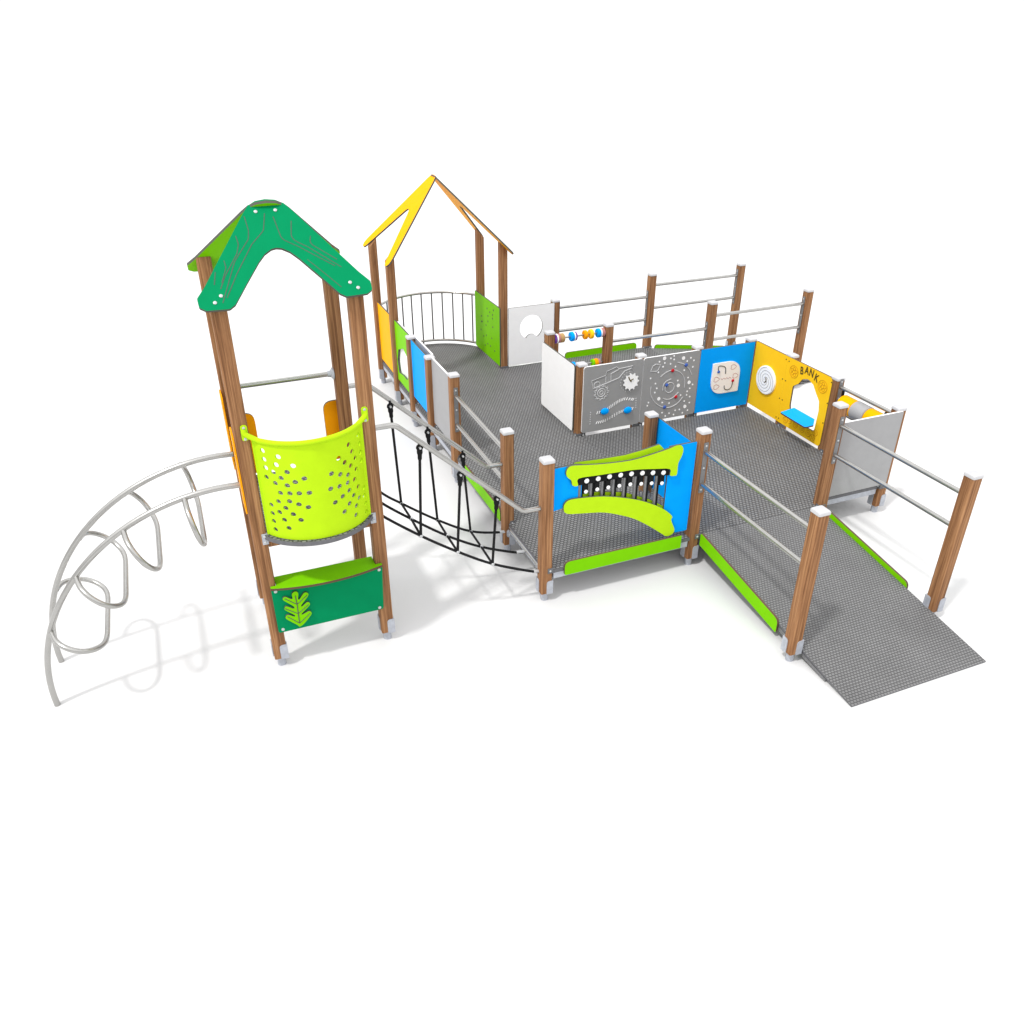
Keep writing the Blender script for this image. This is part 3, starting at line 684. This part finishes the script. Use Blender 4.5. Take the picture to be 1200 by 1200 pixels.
for k in range(1, 12):
    a = radians(29+122*k/12); x, y = ARC_C[0]+ARC_R*cos(a), ARC_C[1]+ARC_R*sin(a)
    bm = bmesh.new(); tube(bm, [(x, y, .36), (x, y, 1.012)], .010, 10); link('baluster', bm, 'dsteel', t, True)
bm = bmesh.new(); tube(bm, [(ARC_C[0], ARC_C[1]+ARC_R, .305), (ARC_C[0], ARC_C[1]+ARC_R, .35)], .011, 10); link('stub', bm, 'dsteel', t, True)

# ------------------------------------------------------------------ left side panels
def panel(name, label, bm, mats, loc, cat='panel', group=None):
    t = thing(name, label, cat, loc, group); link('board', bm, mats, t); return t
panel('play_panel', 'green panel with an angular cut-out on the left side of the deck',
      wall_x(sheet(rrect(3.815, 4.41, .365, 1.108, .012), [rounded([(4.31, .775), (4.08, .86), (3.90, .80), (3.87, .62), (3.98, .50), (4.16, .50), (4.345, .47), (4.385, .62)], .03)]), .0), ['green', 'edge'], (.0, 4.1, .365))
link('backing_board', wall_x(sheet(rrect(3.815, 4.41, .345, 1.09, .012), (), .018), .03), ['white', 'white'], bpy.data.objects['play_panel'], label='white backing board')
t = panel('play_panel', 'narrow blue panel on the left side, backed by a grey board', wall_x(sheet(rrect(3.10, 3.715, .40, 1.085, .012), (), .018), .0), ['blue', 'edge'], (.0, 3.4, .40))
link('backing_board', wall_x(sheet(rrect(3.10, 3.715, .35, 1.105, .012), (), .018), .055), ['lgrey', 'white'], t)
panel('play_panel', 'narrow plain grey panel on the left side', wall_x(sheet(rrect(2.288, 3.0, .36, 1.108, .012), (), .018), .02), ['lgrey', 'white'], (.02, 2.65, .36))

# ------------------------------------------------------------------ xylophone panel
t = thing('xylophone_panel', 'blue and lime xylophone panel with hanging grey tubes and white bolts', 'music panel', (.7, 0, .36))
link('side_board', wall_y(sheet([(.062, .835), (.30, .875), (.30, 1.2), (.245, 1.212), (.062, 1.212)], (), .018), .0), ['blue', 'edge'], t)
link('side_board', wall_y(sheet(rounded([(1.085, .50), (1.22, .368), (1.338, .368), (1.338, 1.212), (1.085, 1.21)], [.02, .03, .01, .01, .0]), (), .018), .0), ['blue', 'edge'], t)
link('top_board', wall_y(sheet(smooth_closed(D['lime_up'], 3), (), .018), -.026), ['lime', 'edge'], t)
link('bottom_board', wall_y(sheet(smooth_closed(D['lime_lo'], 3), (), .018), -.026), ['lime', 'edge'], t)
rear = [(.20, 1.05), (.60, 1.06), (1.02, 1.0), (1.06, 1.17), (1.0, 1.235), (.87, 1.215), (.68, 1.198), (.45, 1.205), (.24, 1.22)]
link('rear_board', wall_y(sheet(rounded(rear, .02, 3), (), .018), .028), ['lime', 'edge'], t)
rear2 = [(.19, .82), (.45, .78), (.70, .70), (.95, .58), (1.08, .50), (1.1, .64), (.95, .74), (.70, .86), (.45, .915), (.2, .93)]
link('rear_board', wall_y(sheet(rounded(rear2, .02, 3), (), .018), .028), ['lime', 'edge'], t)
bar = [(.255, 1.105), (.42, 1.10), (.60, 1.092), (.77, 1.083), (.945, 1.055), (1.088, 1.028), (1.092, .955), (.945, .98), (.77, 1.01), (.60, 1.02), (.42, 1.025), (.255, 1.03)]
link('hanger_bar', wall_y(sheet(bar, (), .014), -.012), ['black', 'black'], t)
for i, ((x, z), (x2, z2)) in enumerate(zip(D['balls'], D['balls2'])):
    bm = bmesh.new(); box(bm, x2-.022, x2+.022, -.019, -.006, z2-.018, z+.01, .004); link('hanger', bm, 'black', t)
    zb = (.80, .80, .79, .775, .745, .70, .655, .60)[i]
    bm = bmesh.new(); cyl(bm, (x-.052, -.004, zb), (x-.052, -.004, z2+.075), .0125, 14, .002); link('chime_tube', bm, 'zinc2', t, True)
    bm = bmesh.new(); cyl(bm, (x-.030, .004, zb-.005), (x-.030, .004, z2+.075), .0135, 12, .002); link('tube_shade_rod', bm, 'black', t, True)  # black rod added to draw the shaded right half of each tube
    bm = bmesh.new(); ball(bm, (x, -.024, z), .021, (1, .6, 1)); link('ball_bolt', bm, 'white', t, True)
    bm = bmesh.new(); ball(bm, (x2, -.022, z2), .0165, (1, .6, 1)); link('ball_bolt', bm, 'white', t, True)

# ------------------------------------------------------------------ right side panels
panel('play_panel', 'plain blue panel set back at right angles behind the xylophone', wall_x(sheet(rrect(.055, .835, .335, 1.06, .012), (), .018), 1.49), ['blue', 'edge'], (1.49, .4, .335))
panel('play_panel', 'plain light grey end panel at the right, beside the front ramp', wall_y(sheet(rrect(2.84, 3.60, .335, 1.087, .012), (), .018), .047), ['lgrey', 'white'], (3.2, .047, .335))
panel('play_panel', 'blank white panel facing left in the middle of the deck', wall_x(sheet(rrect(2.272, 3.10, .33, 1.078, .035), (), .018), 1.349), ['white', 'edge'], (1.349, 2.7, .33))
cxh, czh, rh = 1.768, .808, .158
hole = []
for k in range(40):
    a = radians(-58+ (296)*k/39); hole.append((cxh+rh*cos(a), czh+rh*sin(a)))
for k in range(1, 12):
    a = radians(180-180*k/12); hole.append((cxh+.0+.070*cos(a), czh-.142+.052*sin(a)))
panel('play_panel', 'white panel with a round look-through hole', wall_y(sheet(rrect(1.455, 2.085, .332, 1.085, .012), [hole]), 4.402), ['white', 'edge'], (1.77, 4.402, .332))

YP = 2.177
def dotmesh(pts, r, y, h=.002, n=12):
    bm = bmesh.new()
    for x, z in pts: tube_profile(bm, Vector((x, y, z)), Vector((0, -1, 0)), [(-.002, r), (h, r)], n)
    return bm
def linemesh(paths, y, r=.0042, closed=False):
    bm = bmesh.new()
    for p in paths:
        tube(bm, [(x, y, z) for x, z in p], r, 6, closed)
    return bm
def xz(path, n=5): return [(v.x, v.y) for v in smooth_path([(a, b_, 0) for a, b_ in path], n)]
# truck and gears
t = panel('play_panel', 'grey panel with an engraved truck, a white gear wheel and two blue sliders', wall_y(sheet(rrect(1.406, 2.112, .333, 1.082, .03), (), .018), YP+.009), ['grey', 'white'], (1.76, YP, .333))
def gear(c, r, n=11, dep=.2):
    out = []
    for k in range(n):
        for f, rr in ((-.25, 1-dep), (-.12, 1.), (.12, 1.), (.25, 1-dep)):
            a = 2*pi*(k+f)/n; out.append((c[0]+r*rr*cos(a), c[1]+r*rr*sin(a)))
    return out
link('engraving', linemesh([D['truck']+D['truck'][:1], D['truck2'], D['truck3']], YP-.0005, .0046), 'engr', t, True)
link('engraving', linemesh([gear(D['gear_c'][1], .088), circ(*D['gear_c'][1], .045), circ(*D['gear_c'][1], .02), circ(1.565, .865, .035)], YP-.0005, .0044, True), 'engr', t, True)
gw = link('gear_wheel', wall_y(sheet(rounded(gear(D['gear_c'][0], .098, 11, .17), .004, 2), (), .012), YP-.013), ['white', 'lgrey'], t)
bm = bmesh.new(); tube(bm, [(1.965, YP-.021, .85), (1.945, YP-.021, .875), (1.93, YP-.021, .91)], .006, 6); tube(bm, [(1.955, YP-.021, .865), (1.99, YP-.021, .88)], .005, 6); link('slot', bm, 'ink', gw, True)
bm = dotmesh([(D['gear_c'][0][0]+.117*cos(a), D['gear_c'][0][1]+.117*sin(a)) for a in [radians(100+16*k) for k in range(12)]], .005, YP); link('tooth_mark', bm, 'engr', t)
for c_ in ('chain1', 'chain2'):
    path = [Vector((x, z, 0)) for x, z in xz(D[c_], 8)]
    # a zig-zag track of short strokes
    bm = bmesh.new(); acc = 0.
    for a, b_ in zip(path, path[1:]):
        acc += (b_-a).length
        if acc > .018:
            acc = 0.; d = (b_-a).normalized(); nrm_ = Vector((-d.y, d.x, 0)); c0 = b_-nrm_*.015-d*.006; c1 = b_+nrm_*.015+d*.006
            tube(bm, [(c0.x, YP-.001, c0.y), (c1.x, YP-.001, c1.y)], .0042, 6)
    link('slider_track', bm, 'white', t, True)
for x, z in D['knobs']:
    bm = bmesh.new(); ball(bm, (x, YP-.014, z), .05, (1, .35, .78)); link('slider_knob', bm, 'blue', t, True)
(x0, z0), (x1, z1), (x2, z2), (x3, z3) = D['cols']
bm = dotmesh([(x0, z0+(z1-z0)*k/5) for k in range(6)]+[(x2+(x3-x2)*k/4, z2+(z3-z2)*k/4) for k in range(5)], .0075, YP); link('mark_column', bm, 'engr', t)
# starry sky
t = panel('play_panel', 'grey panel with white star dots and engraved planet orbits', wall_y(sheet(rrect(2.116, 2.826, .333, 1.082, .03), (), .018), YP+.009), ['grey', 'white'], (2.47, YP, .333))
for p in D['bigdots']: link('star', dotmesh([p], .0205, YP, .002, 16), 'white', t)
for p in D['dots']: link('star', dotmesh([p], .0098, YP), 'white', t)
link('orbit', linemesh([xz(D[k]) for k in ('arc1', 'arc2', 'arc3', 'arc4', 'arc5')], YP-.0005, .0044), 'engr', t, True)
link('orbit', linemesh([circ(*D['sun'][0], .058), D['planet_leaf']], YP-.0005, .0044, True), 'engr', t, True)
for (x, z), c_ in zip(D['planets'], ('red', 'navy', 'navy', 'red', 'navy')):
    bm = bmesh.new(); ball(bm, (x, YP-.006, z), .02, (1, .5, 1)); link('planet_knob', bm, c_, t, True)
# blue maze
t = panel('play_panel', 'blue panel carrying a pale maze plate with two curved slots', wall_y(sheet(rrect(2.83, 3.536, .333, 1.082, .008), (), .018), YP+.009), ['blue', 'edge'], (3.18, YP, .333))
pl = D['maze_plate']
pl = rounded([(3.0, .9), (3.31, .9), (3.372, .80), (3.37, .53), (3.07, .53), (2.998, .62)], [.015, .11, .11, .015, .11, .11], 7)
pl = rounded([(3.0, .9), (3.372, .9), (3.372, .53), (2.998, .53)], [.015, .17, .015, .17], 9)
mp = link('maze_plate', wall_y(sheet(pl, (), .014), YP-.008), ['plate', 'white'], t)
yq = YP-.0155
for k in ('slot1', 'slot2'):
    bm = linemesh([xz(D[k])], yq, .0052); link('slot', bm, 'edge', mp, True)
for (x, z), c_ in ((D['slot1'][0], 'navy'), (D['slot2'][4], 'red')):
    bm = bmesh.new(); ball(bm, (x, yq-.004, z), .018, (1, .5, 1)); link('knob', bm, c_, mp, True)
rb = random.Random(3); ln = []
for cx_, cz_ in ((3.27, .83), (3.06, .71), (3.31, .72), (3.07, .62)):
    ln.append([(cx_+.034*cos(a)*(1+.25*cos(3*a)), cz_+.028*sin(a)) for a in [2*pi*k/18 for k in range(19)]])
ln.append([(3.12+.02*k, .705+.008*(-1)**k) for k in range(8)])
link('engraving', linemesh(ln, yq+.0015, .0032), 'rose', mp, True)

# yellow wall
XB = 3.545
t = panel('play_panel', 'yellow panel with a round white spiral disc', wall_x(sheet(rounded([(1.6185, .348), (2.168, .352), (2.168, 1.094), (1.6185, 1.094)], .006), (), .018), XB+.009), ['amber', 'core'], (XB, 1.9, .348))
sc = (1.902, .728)
bm = bmesh.new(); tube_profile(bm, Vector((XB, *sc)), Vector((-1, 0, 0)), [(0, .160), (.018, .160), (.024, .154)], 48)
sd = link('spiral_disc', bm, 'white', t, True)
bm = bmesh.new()
for k in range(3):
    pts = []
    for i in range(70):
        f = i/69; r_ = .012+.135*f; a = 2*pi*k/3+f*2*pi*1.25
        pts.append((XB-.0235, sc[0]+r_*cos(a), sc[1]+r_*sin(a)))
    tube(bm, pts, .0028, 6)
link('spiral_groove', bm, 'grey', sd, True)
bm = bmesh.new(); tube(bm, smooth_path([(XB-.024, sc[0]-.01, sc[1]+.035), (XB-.024, sc[0]-.022, sc[1]), (XB-.024, sc[0]+.0, sc[1]-.025)], 5), .007, 6); link('spiral_centre', bm, 'ink', sd, True)
each_bolt('bolt', [(XB, y, z) for y, z in D['boltdots'] if y > 1.622], (-1, 0, 0), .0075, .004, 'ink', t)

t = thing('bank_panel', 'yellow panel lettered BANK with an arched window and blue counter', 'panel', (XB, 1.27, .34))
win = rounded([(1.435, .46), (1.472, .60), (1.474, .812), (1.395, .868), (1.35, .935), (1.26, .966), (1.18, .935), (1.12, .865), (1.055, .80), (1.035, .70), (1.045, .46)], [.02, .03, .04, .04, .05, .06, .05, .05, .04, .03, .02], 5)
link('board', wall_x(sheet(rounded([(.925, .337), (1.618, .346), (1.618, 1.094), (.925, 1.097)], [.05, .004, .004, .05], 6), [win], .018), XB+.009), ['amber', 'core'], t)
bm = bmesh.new()
for ch, (y, z), tilt in zip('BANK', D['bank'], (12, 3, -6, -14)):
    cu = bpy.data.curves.new('letter', 'FONT'); cu.body = ch; cu.size = .112; cu.align_x = 'CENTER'; cu.align_y = 'CENTER'; cu.extrude = .0015; cu.offset = .0022
    ob = bpy.data.objects.new('letter', cu); COL.objects.link(ob); bpy.context.view_layer.update()
    me = bpy.data.meshes.new_from_object(ob.evaluated_get(bpy.context.evaluated_depsgraph_get()))
    bpy.data.objects.remove(ob); bpy.data.curves.remove(cu)
    m_ = Matrix(((0, 0, -1, XB-.001), (-1, 0, 0, y), (0, 1, 0, z), (0, 0, 0, 1))) @ Matrix.Rotation(radians(tilt*.8), 4, 'Z') @ Matrix.Diagonal((.8, 1, 1, 1))
    me.transform(m_); me.materials.clear(); bm.from_mesh(me); bpy.data.meshes.remove(me)
for f in bm.faces: f.material_index = 0
link('lettering', bm, 'ink', t)
bm = bmesh.new()
for y, z in D['coins']:
    tube(bm, [(XB-.0005, y+a, z+b_) for a, b_ in circ(0, 0, .066, 28)], .0034, 6, True)
    for k in range(5):
        a = 2*pi*k/5+.4; tube(bm, [(XB-.0005, y+.034*cos(a)+c0, z+.034*sin(a)+c1) for c0, c1 in circ(0, 0, .017, 12)], .003, 6, True)
    tube(bm, [(XB-.0005, y+a, z+b_) for a, b_ in circ(0, 0, .02, 14)], .003, 6, True)
for k, (y, z) in enumerate(((1.43, .43), (1.33, .42), (1.22, .415), (1.12, .41), (1.05, .39), (1.02, .46), (1.50, .41))):
    tube(bm, [(XB-.0005, y+a, z+b_) for a, b_ in circ(0, 0, .034, 16)], .003, 6, True)
    tube(bm, [(XB-.0005, y+a, z+b_) for a, b_ in circ(0, 0, .014, 10)], .0026, 6, True)
link('engraving', bm, 'aengr', t, True)
link('counter', flat(sheet(rounded([(3.335, 1.355), (3.550, 1.40), (3.550, 1.07), (3.44, .955), (3.325, .945)], [.02, 0, 0, .02, .03]), (), .016), .585), ['blue', 'core'], t)
each_bolt('bolt', [(XB, y, z) for y, z in D['boltdots'] if y < 1.622], (-1, 0, 0), .0075, .004, 'ink', t)

# abacus
t = thing('bead_abacus', 'bead abacus of two steel rods with coloured rings between two posts', 'abacus', (1.78, 3.06, .7))
def beads(z, items):
    bm = bmesh.new(); tube(bm, [(1.41+W2, 3.06, z), (2.15-W2, 3.06, z)], .011, 10); link('rod', bm, 'steel', t, True)
    for x0, x1, r_, c_ in items:
        bm = bmesh.new(); cyl(bm, (x0, 3.06, z), (x1, 3.06, z), r_, 22, min(.006, (x1-x0)*.3)); link('bead', bm, c_, t, True)
beads(1.105, [(1.462, 1.49, .052, 'purple'), (1.49, 1.508, .054, 'white'), (1.508, 1.535, .052, 'rose'), (1.535, 1.585, .052, 'tan'),
              (1.665, 1.705, .054, 'blue'), (1.705, 1.720, .052, 'white'), (1.72, 1.74, .05, 'purple'),
              (1.835, 1.872, .052, 'orange'), (1.908, 1.948, .054, 'amber'),
              (2.0, 2.04, .052, 'blue'), (2.04, 2.055, .052, 'white'), (2.055, 2.095, .05, 'rose')])
beads(.755, [(1.47, 1.55, .045, 'rose'), (1.70, 1.74, .045, 'blue'), (1.955, 1.985, .045, 'green'), (1.985, 2.03, .045, 'orange'), (2.03, 2.055, .042, 'rose')])

# roller drum
t = thing('roller_drum', 'yellow roller drum with a grey middle ring, on the right side of the deck', 'roller', (3.60, .5, .8))
bm = bmesh.new(); tube(bm, [(3.60, .10+W2, .875), (3.60, .91-W2, .875)], .014, 10); link('axle', bm, 'steel', t, True)
for y0, y1, c_ in ((.255, .428, 'yellow'), (.43, .61, 'lgrey'), (.612, .79, 'yellow')):
    bm = bmesh.new(); cyl(bm, (3.60, y0, .875), (3.60, y1, .875), .088 if c_ == 'yellow' else .092, 32, .008); link('drum', bm, c_, t, True)
for y in (.235, .81):
    bm = bmesh.new(); box(bm, 3.585, 3.615, y-.006, y+.006, .79, 1.0, .002); link('end_plate', bm, 'black', t)

# ------------------------------------------------------------------ camera, light
cam = bpy.data.cameras.new('camera'); co = bpy.data.objects.new('camera', cam); COL.objects.link(co)
co.location = CAM['loc']; co.rotation_euler = CAM['rot']
cam.sensor_width = 36; cam.lens = CAM['f']/1200*36; cam.clip_end = 3000
scene.camera = co

w = bpy.data.worlds.new('World'); scene.world = w; w.use_nodes = True
nt = w.node_tree; bg = nt.nodes['Background']; N = nt.nodes.new; L = nt.links.new
tc = N('ShaderNodeTexCoord'); sx = N('ShaderNodeSeparateXYZ'); L(tc.outputs['Generated'], sx.inputs[0])
r = N('ShaderNodeValToRGB'); r.color_ramp.elements[0].position = .03; r.color_ramp.elements[0].color = (1.08, 1.08, 1.08, 1)
r.color_ramp.elements[1].position = .75; r.color_ramp.elements[1].color = (AMB, AMB, AMB*1.01, 1)
for p_, c_ in ((.10, .72), (.30, .92), (.5, AMB*.92)):
    e_ = r.color_ramp.elements.new(p_); e_.color = (c_, c_, c_, 1)
L(sx.outputs['Z'], r.inputs['Fac']); L(r.outputs['Color'], bg.inputs['Color']); bg.inputs['Strength'].default_value = 1.

# one big soft studio lamp, high on the left
ld = bpy.data.lights.new('key_lamp', 'AREA'); ld.shape = 'DISK'; ld.size = KEYSIZE; ld.energy = KEYPOW; ld.color = (1, .985, .96)
lo = bpy.data.objects.new('key_lamp', ld); COL.objects.link(lo)
dirv = Vector(KEYDIR).normalized(); tgt = Vector((.8, 1.6, .5))
lo.location = tgt-dirv*1500; lo.rotation_euler = dirv.to_track_quat('-Z', 'Y').to_euler()

scene.view_settings.view_transform = 'Standard'; scene.view_settings.look = 'None'
scene.view_settings.gamma = 1; scene.view_settings.exposure = 0; scene.view_settings.use_curve_mapping = False
scene.render.engine = 'CYCLES'
scene.cycles.max_bounces = 8; scene.cycles.diffuse_bounces = 4
